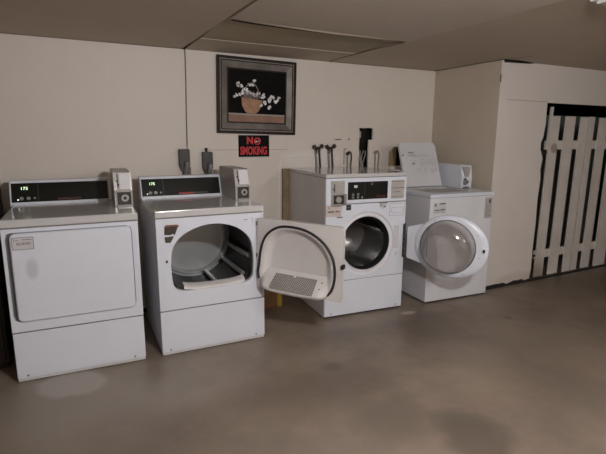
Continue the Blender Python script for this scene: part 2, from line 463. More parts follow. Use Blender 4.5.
# thin seams in the wall boards
bm = BM(); box(bm, .99, 1.285, -.0012, .002, 1.238, 1.241); box(bm, 1.56, 1.72, -.0012, .002, 1.236, 1.239); struct('trim_8', bm, 'softseam')
bm = BM(); box(bm, 3.40, gx0, YB-.0012, YB+.002, gz+.006, gz+.010); struct('trim_9', bm, 'softseam')
bm = BM(); box(bm, 1.70, 2.13, -.006, .002, 1.176, 1.186, .002); struct('trim_10', bm, 'ridge')
bm = BM(); prism(bm, [(1.640, .60), (1.652, .60), (1.660, 1.14), (1.650, 1.16), (1.642, 1.05)], -.004, .002); struct('trim_11', bm, 'ridge')
bm = BM(); prism(bm, [(2.175, 1.318), (2.20, 1.326), (2.255, 1.327), (2.262, 1.320), (2.22, 1.316)], -.002, .002)
prism(bm, [(2.325, 1.318), (2.335, 1.335), (2.35, 1.317)], -.002, .002); struct('trim_12', bm, 'putty')
bm = BM(); prism(bm, [(2.285, 1.098), (2.295, 1.098), (2.295, 1.235), (2.32, 1.235), (2.32, 1.243), (2.285, 1.243)], -.003, .002); struct('trim_13', bm, 'softseam')
bm = BM(); box(bm, 2.785, 2.95, -.03, .015, 1.045, 1.072, .004); struct('trim_14', bm, 'ridge')
bm = BM(); box(bm, XB-.006, XB+.002, YB-.003, YB+.001, 1.80, 1.86); struct('trim_15', bm, 'seam')
# what shows inside the two openings
bm = BM(); box(bm, 2.782, 2.893, .018, .07, .9, 1.35); struct('trim_16', bm, 'stud')
bm = BM()
for k, (px, r_) in enumerate([(2.462, .006), (2.482, .005), (2.50, .007), (2.52, .005), (2.538, .006)]):
    tube(bm, [(px, .05, 0), (px, .05, .5)]+[(px+.008*math.sin(1.7*k+j*1.3), .045+.012*math.cos(k+j), .98+.04*j) for j in range(7)], r_, 8)
o = obj('pipe_bundle', bm, 'hosegrey', smooth=40)
tag(o, 'tangle of grey pipes inside the black wall opening behind the washers', 'pipes')
bm = BM(); box(bm, 2.452, 2.49, .03, .08, 1.335, 1.395, .005); box(bm, 2.462, 2.48, .026, .03, 1.35, 1.38, .002)
o = thing('junction_box', '', 'x', (0, 0, 0)); obj('box_body', bm, 'greymetal', o); bm = BM(); cyl(bm, (2.471, .075, 0), (2.471, .075, 1.34), .008, n=10); obj('conduit', bm, 'hosegrey', o, smooth=40); tag(o, 'small grey junction box near the top of the black wall opening', 'junction box')

# ------------------------------------------------------------------ laundry machines
def screw_row(parent, pts, r=.006):
    for (x, y, z) in pts:
        bm = BM(); cyl(bm, (x, y, z), (x, y-.004, z), r, r*.8, 12); obj('screw', bm, 'screw', parent, smooth=40)

def control_hood(t, a0, a1, brand):
    """slanted control hood standing at the back of a dryer top"""
    z0, z1 = .905, 1.066; yb0, yb1 = .600, .655
    bm = BM(); prism_x(bm, [(yb0-.004, z0), (yb0, z0+.006), (yb1, z1-.006), (yb1+.008, z1), (.70, z1), (.70, z0)], a0, a1)
    hd = obj('control_hood', bm, 'trimgrey', t)
    ang = math.atan2(yb1-yb0, z1-z0-.012)
    pl = bpy.data.objects.new('control_panel', None)
    e = Vector((0, yb1-yb0, z1-z0-.012)); L = e.length; e.normalize(); nrm = Vector((0, -e.z, e.y))
    org = Vector((a0, yb0, z0+.006))
    W = a1-a0
    def on(u, v, d=0): return org+Vector((u*W, 0, 0))+e*(v*L)+nrm*d
    mtx = Matrix.Translation(org) @ Matrix.Rotation(-ang, 4, 'X')
    # local frame: x right, z up the face, -y out
    def put(o): o.matrix_local = mtx; return o
    bm = BM(); box(bm, .012*W, .985*W, -.003, .004, .115*L, .90*L, .002)
    panel = put(obj('control_panel', bm, 'black_glass', t))
    bm = BM(); box(bm, 0.0, W, -.006, .002, .9*L, 1.0*L, .0025); box(bm, 0, W, -.006, .002, 0, .115*L, .0025)
    box(bm, -.001, .014*W, -.006, .002, .0, L, .0025); box(bm, .985*W, W+.001, -.006, .002, 0, L, .0025)
    put(obj('panel_frame', bm, 'enamel', t))
    bm = BM(); box(bm, .268*W, .273*W, -.0036, 0, .13*L, .88*L); obj('divider', bm, 'greybar', panel)
    bm = BM(); box(bm, .085*W, .185*W, -.0036, 0, .55*L, .80*L, .0005)
    ds = obj('display', bm, 'dgreen', panel)
    text('digits', '175', .026, 'led', ds, (.138*W, -.0042, .675*L), width=.036)
    for k, u in enumerate((.11, .175, .235)):
        bm = BM(); cyl(bm, (u*W, 0, .27*L), (u*W, -.007, .27*L), .013 if k < 2 else .008, .011 if k < 2 else .007, 18)
        obj('button', bm, 'button', panel, smooth=40)
    bm = BM(); sphere(bm, (.075*W, -.004, .22*L), .0042); obj('pilot_light', bm, 'led2', panel)
    if brand == 'bright':
        bm = BM(); box(bm, .455*W, .645*W, -.0037, 0, .155*L, .235*L); obj('red_strip', bm, 'redbar', panel)
        bm = BM(); box(bm, .645*W, .83*W, -.0037, 0, .165*L, .225*L); obj('grey_strip', bm, 'greybar', panel)
    else:
        bm = BM(); box(bm, .46*W, .70*W, -.0037, 0, .16*L, .235*L); obj('red_strip', bm, 'dimred', panel)
    return hd

def coin_box(t, a0, a1, y0, y1, z0, z1):
    """coin meter: housing, white coin plate with slot, lock in its recess, slide tray"""
    w = a1-a0; h = z1-z0; zm = z0+.46*h
    bm = BM()
    prism_x(bm, [(y0, z0), (y0, zm), (y0+.035, z1-.004), (y0+.045, z1), (y1, z1), (y1, z0)], a0, a1)
    hs = obj('coin_housing', bm, 'greymetal', t)
    bm = BM()   # bright edges of the front
    for xx in (a0-.001, a1-.007):
        prism_x(bm, [(y0-.004, z0), (y0-.004, zm), (y0+.031, z1-.002), (y0+.038, z1-.002), (y0+.004, zm), (y0+.004, z0)], xx, xx+.008)
    box(bm, a0, a1, y0-.008, y0+.003, zm-.006, zm+.006, .002)
    obj('front_trim', bm, 'chrome', hs)
    # upper white plate, leaning back
    L = math.hypot(.035, z1-zm-.004); ang = math.atan2(.035, z1-zm-.004)
    mtx = Matrix.Translation((a0, y0, zm)) @ Matrix.Rotation(-ang, 4, 'X')
    bm = BM(); box(bm, .30*w, .93*w, -.006, .002, .10*L, .96*L, .002)
    p = obj('coin_plate', bm, 'whitecard', hs); p.matrix_local = mtx
    bm = BM(); box(bm, .19*w, .235*w, -.007, .002, .18*L, .92*L, .002); box(bm, .235*w, .30*w, -.007, .002, .30*L, .38*L, .001); box(bm, .12*w, .19*w, -.007, .002, .5*L, .58*L, .001)
    p = obj('coin_slot', bm, 'dark', hs); p.matrix_local = mtx
    bm = BM(); box(bm, .05*w, .19*w, -.005, .002, .08*L, .96*L, .002)
    p = obj('coin_guide', bm, 'chrome', hs); p.matrix_local = mtx
    # recessed lock
    bm = BM(); box(bm, a0+.14*w, a1-.06*w, y0-.003, y0+.004, z0+.07*h, zm-.03*h, .002); obj('lock_plate', bm, 'darkmetal', hs)
    cx, cz = a0+.56*w, z0+.27*h
    bm = BM(); cyl(bm, (cx, y0-.002, cz), (cx, y0-.016, cz), .115*h, .10*h, 24); k = obj('lock', bm, 'chrome', hs, smooth=35)
    bm = BM(); cyl(bm, (cx, y0-.015, cz), (cx, y0-.024, cz), .05*h, .045*h, 18); box(bm, cx-.002, cx+.002, y0-.0255, y0-.016, cz-.006, cz+.006); obj('key_core', bm, 'darkmetal', k, smooth=35)
    bm = BM(); box(bm, a0+.10*w, a1-.06*w, y0-.018, y0, z0+.002, z0+.06*h, .003); obj('coin_slide', bm, 'chrome', hs)
    return hs

def dryer_shell(t, brand):
    W = .684
    bm = BM(); box(bm, .004, .016, .012, .70, .012, .872); box(bm, W-.016, W-.004, .012, .70, .012, .872); box(bm, .016, W-.016, .688, .70, .012, .872)
    obj('side_panel', bm, 'enamel2', t)
    bm = BM(); box(bm, 0, W, 0, .70, .872, .914, .006, 3); obj('top_panel', bm, 'deck', t)
    bm = BM(); box(bm, .003, W-.003, -.001, .02, .2875, .2925); box(bm, .006, W-.006, .004, .02, .862, .873); obj('panel_gap', bm, 'ink', t)
    bm = BM(); box(bm, .003, W-.003, 0, .018, .022, .2885, .004); k = obj('kick_panel', bm, 'enamel', t)
    bm = BM(); box(bm, .006, W-.006, .004, .02, .004, .022, .002); obj('toe_strip', bm, 'trimgrey', t)
    screw_row(k, [(.055, .001, .036), (W-.065, .001, .036)])
    control_hood(t, -.014 if brand == 'dim' else .004, .568 if brand == 'dim' else .578, brand)
    coin_box(t, .582, .684, .27, .66, .912, 1.128)

# --- first dryer, door shut
t1 = thing('dryer', 'leftmost white coin dryer, its square door shut, a small notice in its corner', 'dryer', (-.307, -.804, 0), -.0407, 'coin dryers')
dryer_shell(t1, 'dim')
bm = BM(); ring_plate(bm, [(.003, .294), (.681, .294), (.681, .866), (.003, .866)], rrect(.018, .647, .350, .846, .03), 0, .018)
obj('front_panel', bm, 'enamel', t1)
bm = BM(); box(bm, .016, .668, .016, .022, .33, .858); obj('door_recess', bm, 'ink', t1)
bm = BM()
o_ = rrect(.040, .642, .354, .842, .028); i_ = rrect(.046, .636, .360, .836, .025)
loft(bm, [[(x, .014, z) for x, z in o_], [(x, -.012, z) for x, z in o_], [(x, -.018, z) for x, z in i_]], close=True)
d = obj('door', bm, 'enamelsmudge', t1)
bm = BM(); prism(bm, rrect(.050, .151, .756, .823, .006), -.0195, -.0175); s_ = obj('notice', bm, 'label', d, label='small notice stuck in the top left corner of the shut door')
bm = BM(); ring_plate(bm, rrect(.050, .151, .756, .823, .006), rrect(.0525, .1485, .7585, .8205, .006), -.0200, -.0190); obj('notice_border', bm, 'ink', s_)
text('notice_text', 'NO ENTRY', .021, 'inkdark', s_, (.104, -.0200, .787), width=.066)
bm = BM(); box(bm, .096, .142, -.0202, -.019, .8075, .811); box(bm, .060, .0625, -.0202, -.019, .800, .815); box(bm, .068, .080, -.0202, -.019, .806, .809); obj('notice_print', bm, 'ink', s_)

# --- second dryer, door wide open
t2 = thing('dryer', 'white coin dryer with its D-shaped door swung open showing the drum', 'dryer', (.4695, -.835, 0), -.0245, 'coin dryers')
dryer_shell(t2, 'bright')
ctrl = [(.081, .60), (.098, .69), (.159, .760), (.264, .806), (.381, .815), (.500, .780), (.582, .705), (.606, .605), (.606, .50), (.598, .445), (.560, .414), (.45, .405), (.321, .402), (.20, .404), (.122, .415), (.090, .455), (.082, .53)]
open2 = smooth_poly(ctrl, 5)
bm = BM(); ring_plate(bm, [(.003, .294), (.662, .294), (.662, .866), (.003, .866)], open2, 0, .03, 110)
box(bm, .665, .681, .0, .018, .294, .866, .003)
obj('front_panel', bm, 'enamel', t2)
c2 = Vector((.343, .61)); N = 64; DR = .285
sc = lambda k, y: [(c2.x+(p[0]-c2.x)*k, y, c2.y+(p[1]-c2.y)*k) for p in open2]
bm = BM()
n2 = len(open2)
circ = lambda r, y, cz=.60: [(c2.x+r*math.cos(math.atan2(p[1]-c2.y, p[0]-c2.x)), y, cz+r*math.sin(math.atan2(p[1]-c2.y, p[0]-c2.x))) for p in open2]
loft(bm, [sc(1.0, .028), sc(1.0, .075)]); obj('opening_collar', bm, 'darkmetal', t2, smooth=60)
bm = BM(); loft(bm, [sc(1.0, .075), circ(DR, .078), circ(DR, .60)]); dr = obj('drum', bm, 'zinc', t2, smooth=40)
bm = BM(); loft(bm, [circ(DR, .60), circ(DR-.012, .60), circ(DR-.022, .588), circ(DR-.035, .588), circ(DR-.045, .600), circ(.20, .606)], close=True)
box(bm, .325, .328, .600, .607, .56, .80)
bk = obj('drum_back', bm, 'zincback', t2, smooth=35)
bm = BM()
for (px, pz) in [(.20, .79), (.22, .79), (.36, .75)]: cyl(bm, (px, .606, pz), (px, .600, pz), .011, .011, 12)
obj('vent_hole', bm, 'dark', bk)
for aa in (-72, -35, -8):
    bm = BM(); ca, sa = math.cos(R(aa)), math.sin(R(aa))
    pts = [(c2.x+ca*(DR-.012), .10, .60+sa*(DR-.012)), (c2.x+ca*(DR-.03), .2, .60+sa*(DR-.03)), (c2.x+ca*(DR-.03), .5, .60+sa*(DR-.03)), (c2.x+ca*(DR-.012), .58, .60+sa*(DR-.012))]
    tube(bm, pts, .016, 10); obj('drum_rib', bm, 'rib', dr, smooth=50)
# pale curved lip across the bottom of the opening
bm = BM(); P_ = []
for k in range(13):
    u = k/12; xx = .155+u*(.55-.155); zz = .410+.018*abs(2*u-1)**3
    P_.append((xx, zz))
for k in range(12):
    pass
A = [[(x, .012, z-.012) for x, z in P_], [(x, .014, z+.004) for x, z in P_], [(x, .03, z+.014) for x, z in P_], [(x, .07, z+.018) for x, z in P_], [(x, .08, z-.012) for x, z in P_]]
V_ = [[bm.verts.new(p) for p in row] for row in A]
for a_, b_ in zip(V_, V_[1:]):
    for k in range(12): bm.faces.new((a_[k], a_[k+1], b_[k+1], b_[k]))
obj('front_lip', bm, 'cream', t2, smooth=50)
# sticker in the corner of the front
st = BM(); prism(st, [(.049, .769), (.051, .819), (.133, .820), (.111, .765)], -.0015, 0)
st = obj('warning_sticker', st, 'stickbrown', t2)
bm = BM(); prism(bm, [(.053, .721), (.049, .756), (.105, .758), (.084, .719)], -.0015, 0); obj('sticker_lower', bm, 'stickolive', st)
bm = BM(); prism(bm, [(.050, .816), (.060, .829), (.128, .828), (.137, .82), (.134, .812), (.125, .818), (.062, .817)], -.0017, 0); obj('sticker_border', bm, 'stickorange', st)
bm = BM(); box(bm, .090, .107, -.0018, 0, .766, .771); obj('sticker_print', bm, 'whitecard', st)
bm = BM(); box(bm, .050, .062, -.006, .002, .597, .613, .002); obj('door_catch', bm, 'darkmetal', t2)
bm = BM(); box(bm, .545, .573, -.0012, 0, .824, .828); box(bm, .602, .604, -.0012, 0, .80, .835); box(bm, .592, .604, -.0012, 0, .833, .836); obj('front_print', bm, 'ink', t2)
bm = BM(); box(bm, .655, .668, -.004, .002, .80, .815, .001); box(bm, .655, .668, -.004, .002, .585, .60, .001); obj('hinge_mount', bm, 'screw', t2)

# open door of the second dryer: built shut in its own frame (hinge at origin, x to the left edge, +y = inside), then swung
def swing_door(parent, hinge, ang):
    d = thing('door', '', '', hinge, ang); del d['label']; del d['category']; d.parent = parent; return d
def dryer_door(parent, hinge, deg):
    w, z0, z1 = .600, .372, .836
    bm = BM(); o_ = rrect(-w, 0, z0, z1, .022); i_ = rrect(-w+.006, -.006, z0+.006, z1-.006, .02)
    loft(bm, [[(x, -.040, z) for x, z in i_], [(x, -.034, z) for x, z in o_], [(x, -.006, z) for x, z in o_]])
    out = [(.022, .54), (.034, .63), (.07, .725), (.15, .787), (.25, .803), (.37, .787), (.475, .73), (.535, .65), (.555, .57), (.552, .49), (.53, .43), (.477, .388), (.38, .378), (.29, .376), (.18, .378), (.07, .392), (.025, .43), (.013, .48)]
    g0 = smooth_poly([(-a, b) for a, b in out], 5)
    cx, cz = -.283, .585
    ring_plate(bm, [(-w, z0), (0, z0), (0, z1), (-w, z1)], [(cx+(x-cx)*.97, cz+(z-cz)*.97) for x, z in g0], -.002, -.012, 110)
    a = [bm.verts.new((x, -.040, z)) for x, z in i_]; bm.faces.new(a)
    door = obj('door', bm, 'cream', parent); door.location = hinge; door.rotation_euler = (0, R(-.8), R(deg)); door['label'] = 'dryer door swung open with cream inner liner'
    K = lambda k, y, lift=0: [(cx+(x-cx)*k, y, cz+(z-cz)*k+lift) for x, z in g0]
    bm = BM(); loft(bm, [K(.985, -.004), K(.97, .008), K(.93, .008), K(.86, -.006, .004), K(.78, -.030, .006), K(.70, -.036, .006)], close=True)
    obj('inner_liner', bm, 'cream', door, smooth=60)
    n = len(g0); keep = [not (z < .44 and -.47 < x < -.022) for x, z in g0]
    s = next(i for i in range(n) if keep[i] and not keep[i-1])
    path = []; k = s
    while keep[k % n] and len(path) < n: path.append(g0[k % n]); k += 1
    tube(bm := BM(), [(x, .004, z) for x, z in path], .0085, 8); obj('door_seal', bm, 'gasket', door, smooth=60)
    # lint housing: sloping tray along the bottom of the liner with a rounded lip
    low = sorted([(-x, z) for x, z in g0 if z < .56])
    def zb(q):
        c = [(a_, b_) for a_, b_ in low]
        best = min((abs(a_-q), b_) for a_, b_ in c if b_ < .56)
        # interpolate along the lower outline
        pts = sorted((a_, b_) for a_, b_ in c if b_ < .50)
        for (a0_, b0_), (a1_, b1_) in zip(pts, pts[1:]):
            if a0_ <= q <= a1_ and a1_ > a0_: return b0_+(b1_-b0_)*(q-a0_)/(a1_-a0_)
        return best[1]
    nz_ = lambda z: .052-(z-.40)/.11*.080
    S0, S1, NX, NV = .022, .538, 40, 16
    bm = BM(); rows = []
    for i in range(NX+1):
        q = S0+(S1-S0)*i/NX; b_ = zb(q)-.016; top = .512
        e0 = min(1, (q-S0)/.055); e1 = min(1, (S1-q)/.09); e = min(e0, e1); e = e*e*(3-2*e)
        row = [(-q, -.012, b_+.012)]
        for j in range(NV+1):
            v = j/NV
            if v < .25:
                u = v/.25; ph = PI/2*u
                z = b_+.030*(1-math.cos(ph)); nn_ = .050*math.sin(ph)
            else:
                u = (v-.25)/.75; z = b_+.030+(top-b_-.030)*u; nn_ = .050-.082*u
            flat = -.002 if v < .6 else -.002-.03*(v-.6)/.4
            row.append((-q, flat+(nn_-flat)*(.12+.88*e), z))
        rows.append(row)
    V_ = [[bm.verts.new(p) for p in r] for r in rows]
    for a_, b_ in zip(V_, V_[1:]):
        for k in range(len(a_)-1): bm.faces.new((a_[k], a_[k+1], b_[k+1], b_[k]))
    hz = obj('lint_housing', bm, 'cream', door, smooth=70)
    zlo = .376-.016+.030
    nf = lambda z: .050-.082*(z-zlo)/(.512-zlo)
    A0 = Vector((0, nf(.488)+.003, .488)); A1 = Vector((0, nf(.398)+.003, .398)); dv = (A1-A0); nn = Vector((0, -dv.z, dv.y)).normalized()
    P = lambda x, v, h=0: Vector((x, 0, 0))+A0+dv*v+nn*h
    tl, tr, bl, br = -.140, -.432, -.112, -.425
    bm = BM(); q = [P(tl, 0, .001), P(tr, 0, .001), P(br, 1, .001), P(bl, 1, .001)]
    q2 = [p-nn*.006 for p in q]; a = [bm.verts.new(p) for p in q]; b = [bm.verts.new(p) for p in q2]
    bm.faces.new(a); bm.faces.new(b[::-1])
    for i in range(4): bm.faces.new((a[i], b[i], b[(i+1) % 4], a[(i+1) % 4]))
    gr_ = obj('lint_grid', bm, 'lint', hz)
    bm = BM()
    lx = lambda v: tl+(bl-tl)*v; rx_ = lambda v: tr+(br-tr)*v
    for k in range(-9, 22):
        for sgn in (1, -1):
            seg = []
            for j in range(41):
                v = .02+.96*j/40; x = (tl-.003)-(k+(7*v if sgn > 0 else 7*(1-v)))*.0165
                if rx_(v) <= x <= lx(v): seg.append(P(x, v, .002))
            if len(seg) > 1: tube(bm, [seg[0], seg[-1]], .0019, 6)
    obj('grid_bars', bm, 'white_grid', gr_)
    bm = BM(); sphere(bm, P(-.28, .06, .004), .009, (1, .5, .8)); obj('grid_tab', bm, 'whitecard', gr_)
    bm = BM()
    for px, pz in ((-.468, .475), (-.462, .44)): cyl(bm, (px, nf(pz)-.012, pz), (px, nf(pz)+.004, pz), .005, .004, 10)
    obj('grid_screw', bm, 'inkdark', hz)
    bm = BM(); box(bm, -w-.012, -w+.004, -.022, .012, .585, .612, .003); obj('door_latch', bm, 'darkmetal', door)
    for hz_ in (.80, .59):
        bm = BM(); cyl(bm, (.002, -.004, hz_-.012), (.002, -.004, hz_+.012), .006, n=10); obj('hinge', bm, 'screw', door, smooth=40)
    return door
dryer_door(t2, (.622, -.010, 0), 126.5)

# --- front-load washer with the round door swung open
t3 = thing('front_load_washer', 'white front-loading washer with steel drum showing and round glass door open', 'washer', (1.6677, -.7572, 0), -.0761)
W = .690; H3 = 1.085; D3 = .719
bm = BM(); box(bm, .002, .014, .014, D3, .012, 1.056); box(bm, W-.014, W-.002, .014, D3, .012, 1.056); box(bm, .014, W-.014, D3-.012, D3, .012, 1.056)
obj('side_panel', bm, 'cream', t3)
bm = BM(); box(bm, 0, W, -.002, D3, 1.058, H3, .006, 3); obj('top_panel', bm, 'deck', t3)
bm = BM(); box(bm, .004, W-.004, .004, .02, 1.052, 1.060); box(bm, .003, W-.003, .002, .02, .283, .2865); box(bm, .165, W-.003, .0, .02, .8625, .8665); obj('panel_gap', bm, 'ink', t3); bm = BM(); box(bm, .01, W-.01, .01, D3-.01, .002, .013); obj('base_shadow', bm, 'seam', t3)  # last slab is near-black to paint the shadow gap under the washer
bm = BM(); box(bm, .003, W-.003, 0, .018, .868, 1.054, .004); box(bm, .003, .163, .0, .018, .85, .875, .003); cp = obj('upper_panel', bm, 'enamel', t3)
bm = BM(); box(bm, .003, W-.003, 0, .018, .014, .284, .004); k = obj('kick_panel', bm, 'enamel', t3)
screw_row(k, [(.06, .001, .035), (W-.06, .001, .035)])
pc = (.348, .557); PR = .205
ringc = lambda r, n=72: [(pc[0]+r*math.cos(2*PI*k/n), pc[1]+r*math.sin(2*PI*k/n)) for k in range(n)]
bm = BM(); ring_plate(bm, [(.003, .288), (W-.003, .288), (W-.003, .8625), (.003, .8625)], ringc(.243), 0, .018)
obj('front_panel', bm, 'enamel', t3)
r3 = lambda r, y: [(x, y, z) for x, z in ringc(r)]
bm = BM(); loft(bm, [r3(.243, .001), r3(.240, .010), r3(.232, .013), r3(.216, .010), r3(.210, .006), r3(.205, .010)]); obj('door_ring_seat', bm, 'enamel2', t3, smooth=50)
bm = BM(); loft(bm, [r3(.2065, .009), r3(.204, .005), r3(.200, .010), r3(.197, .06), r3(.196, .075), r3(.206, .085)]); obj('door_gasket', bm, 'gasket', t3, smooth=60)
bm = BM(); loft(bm, [r3(.206, .085), r3(.245, .090), r3(.245, .43), r3(.238, .445)]); dr3 = obj('drum', bm, 'steel', t3, smooth=40)
bm = BM(); loft(bm, [r3(.238, .445), r3(.14, .450), r3(.135, .438), r3(.06, .436)], close=True); obj('drum_back', bm, 'steel', t3, smooth=40)
for aa in (-60, 20, 130):
    bm = BM(); ca, sa = math.cos(R(aa)), math.sin(R(aa)); ta, tb = -sa, ca
    base = Vector((pc[0]+ca*.243, 0, pc[1]+sa*.243)); tip = Vector((pc[0]+ca*.195, 0, pc[1]+sa*.195)); tv = Vector((ta, 0, tb))
    q = [base+tv*.035, tip+tv*.010, tip-tv*.010, base-tv*.035]
    a = [bm.verts.new(p+Vector((0, .10, 0))) for p in q]; b = [bm.verts.new(p+Vector((0, .43, 0))) for p in q]
    bm.faces.new(a); bm.faces.new(b[::-1])
    for i in range(4): bm.faces.new((a[i], b[i], b[(i+1) % 4], a[(i+1) % 4]))
    obj('drum_rib', bm, 'steel', dr3)
# black panel, display, buttons
bm = BM(); box(bm, .178, .517, -.003, .004, .895, 1.025, .002); pn = obj('control_panel', bm, 'black_glass', t3)
bm = BM(); box(bm, .318, .3195, -.0036, 0, .90, 1.02); obj('divider', bm, 'greybar', pn)
bm = BM(); box(bm, .215, .262, -.0037, 0, .976, 1.006, .0005); ds = obj('display', bm, 'dgreen', pn)
text('digits', '50', .026, 'ledw', ds, (.240, -.0042, .991), width=.026)
for bx, bz in ((.220, .934), (.220, .912), (.262, .934), (.262, .912)):
    bm = BM(); cyl(bm, (bx, 0, bz), (bx, -.006, bz), .0115, .010, 16); obj('button', bm, 'relief', pn, smooth=40)
bm = BM(); cyl(bm, (.296, 0, .91), (.296, -.004, .91), .008, n=14); obj('button', bm, 'button', pn, smooth=40)
bm = BM(); ring_plate(bm, [(.378+.011*math.cos(a*PI/10), 1.008+.009*math.sin(a*PI/10)) for a in range(20)], [(.378+.006*math.cos(a*PI/10), 1.008+.005*math.sin(a*PI/10)) for a in range(20)], -.0037, 0, 24); obj('round_mark', bm, 'relief', pn)
bm = BM(); box(bm, .418, .502, -.0037, 0, .905, .917); box(bm, .423, .498, -.0037, 0, .920, .923); obj('red_strip', bm, 'dimred', pn)
# coin meter set flush in the left of the panel
bm = BM(); box(bm, .040, .150, -.006, .004, .945, 1.037, .003); hs = obj('coin_housing', bm, 'greymetal', t3)
bm = BM(); box(bm, .085, .143, -.0085, -.004, .952, 1.032, .002); obj('coin_plate', bm, 'greymetal', hs)
bm = BM(); box(bm, .064, .070, -.009, -.004, .955, 1.015, .001); box(bm, .052, .066, -.009, -.004, .975, .983, .001); obj('coin_slot', bm, 'dark', hs)
bm = BM(); box(bm, .042, .165, -.014, .004, .862, .943, .004); lb = obj('lock_box', bm, 'chrome', hs)
bm = BM(); box(bm, .058, .140, -.016, -.010, .872, .934, .002); lp = obj('lock_plate', bm, 'darkmetal', lb)
bm = BM(); cyl(bm, (.095, -.014, .903), (.095, -.026, .903), .024, .022, 20); obj('lock', bm, 'greymetal', lb, smooth=35)
bm = BM(); box(bm, .044, .125, -.022, -.008, .858, .868, .002); obj('coin_slide', bm, 'chrome', lb)
# soap dispenser flap
bm = BM(); box(bm, .548, .665, -.003, .004, .888, 1.029, .003); fl = obj('soap_dispenser', bm, 'labelgrey', t3)
bm = BM(); box(bm, .548, .665, -.005, 0, 1.018, 1.022); box(bm, .548, .665, -.005, 0, .967, .972); box(bm, .552, .662, -.005, 0, .903, .906); obj('dispenser_groove', bm, 'ink', fl)
bm = BM(); box(bm, .566, .625, -.005, 0, .937, .942); obj('dispenser_print', bm, 'ink', fl)
# stickers and service flap below
bm = BM(); prism(bm, [(.001, .781), (.003, .863), (.134, .850), (.124, .776)], -.0035, -.002); lb_ = obj('price_label', bm, 'pink', t3, label='pinkish label under the coin slot')
bm = BM(); box(bm, .016, .068, -.0042, -.003, .808, .822); box(bm, .078, .112, -.0042, -.003, .810, .822); box(bm, .022, .030, -.0042, -.003, .838, .850); obj('label_print', bm, 'ink', lb_)
bm = BM(); box(bm, .092, .140, -.0015, .001, .767, .775); box(bm, .078, .122, -.0015, .001, .852, .860); obj('small_print', bm, 'ink', t3)
bm = BM(); box(bm, .167, .208, -.0025, 0, .820, .860, .001); sq = obj('square_sticker', bm, 'navy', t3)
bm = BM(); box(bm, .173, .202, -.0032, 0, .838, .843); obj('sticker_print', bm, 'relief', sq)
bm = BM(); prism(bm, [(.452, .856), (.510, .856), (.510, .832), (.482, .812), (.452, .832)], -.003, 0); em = obj('emblem', bm, 'trimgrey', t3)
bm = BM(); box(bm, .448, .522, -.0036, 0, .855, .861); box(bm, .458, .472, -.0036, 0, .836, .846); box(bm, .485, .505, -.0036, 0, .826, .838); obj('emblem_print', bm, 'ink', em)
bm = BM(); ring_plate(bm, [(.542, .756), (.676, .756), (.676, .852), (.542, .852)], [(.545, .759), (.673, .759), (.673, .849), (.545, .849)], -.001, .001); ring_plate(bm, rrect(.558, .664, .778, .822, .008), rrect(.561, .661, .781, .819, .008), -.0012, .001); obj('service_flap', bm, 'labelgrey', t3)
bm = BM(); box(bm, .588, .632, -.0015, 0, .50, .50+.18); box(bm, .605, .628, -.0015, 0, .44, .47); obj('hinge_label', bm, 'trimgrey', t3)
# hinge strip at the right edge
bm = BM(); box(bm, .672, .689, -.012, .004, .422, .686, .003); hg = obj('door_hinge', bm, 'darkmetal', t3)
for k in range(6):
    bm = BM(); zz = .44+k*.046; cyl(bm, (.684, -.014, zz), (.684, -.014, zz+.022), .0075, n=10); obj('hinge_knuckle', bm, 'screw', hg, smooth=40)
# the door itself: shut pose (hinge at origin, -x across, +y inside), swung open
bm = BM()
dc = -.322; dz = .548; RO = .240; RI = .200
dcirc = lambda r, y, n=72: [(dc+r*math.cos(2*PI*k/n), y, dz+r*math.sin(2*PI*k/n)) for k in range(n)]
def dell(k, y, n=72):      # outer outline of the door: wider towards the latch side
    return [(dc-.018*k+(RI+(.270-RI)*k)*math.cos(2*PI*j/n), y, dz+(RI+(RO-RI)*k)*math.sin(2*PI*j/n)) for j in range(n)]
loft(bm, [dcirc(RI, .012), dcirc(RI+.004, .018), dell(.4, .017), dell(.8, .011), dell(1, 0), dell(1, -.028), dell(.8, -.036), dcirc(RI+.004, -.038), dcirc(RI, -.03), dcirc(RI, .012)])
door3 = obj('door', bm, 'enamel', t3, smooth=40, label='round white door ring swung open over the next machine')
door3.location = (.684, -.028, 0); door3.rotation_euler = (0, 0, R(127))
bm = BM(); prism(bm, [(-.008, .425), (-.008, .668), (-.09, .690), (-.16, .712), (-.150, .60), (-.150, .49), (-.16, .385), (-.09, .402)], -.034, -.006); obj('hinge_plate', bm, 'enamel', door3)
bm = BM()
prof = [(1.0, .004), (.985, .03), (.95, .065), (.88, .100), (.76, .122), (.58, .134), (.36, .140), (.12, .142)]
outer = [dcirc(RI*k, y) for k, y in prof]; inner = [dcirc((RI-.006)*k, y-.006) for k, y in prof]
loft(bm, outer, close=True); loft(bm, inner, close=True); loft(bm, [outer[0], inner[0]])
obj('glass_bowl', bm, 'glass', door3, smooth=60)
bm = BM(); ring_ = dcirc(RI+.002, .016); tube(bm, ring_, .004, 8, closed=True); obj('glass_rim', bm, 'relief', door3, smooth=60)
for aa in range(15, 360, 45):
    bm = BM(); x_, z_ = dc-.010+(RO-.014)*math.cos(R(aa)), dz+(RO-.020)*math.sin(R(aa)); cyl(bm, (x_, .010, z_), (x_, .019, z_), .004, .003, 10); obj('screw', bm, 'screw', door3, smooth=40)
bm = BM(); box(bm, dc-.266, dc-.250, .004, .024, dz-.012, dz+.012, .003); obj('door_latch', bm, 'darkmetal', door3)

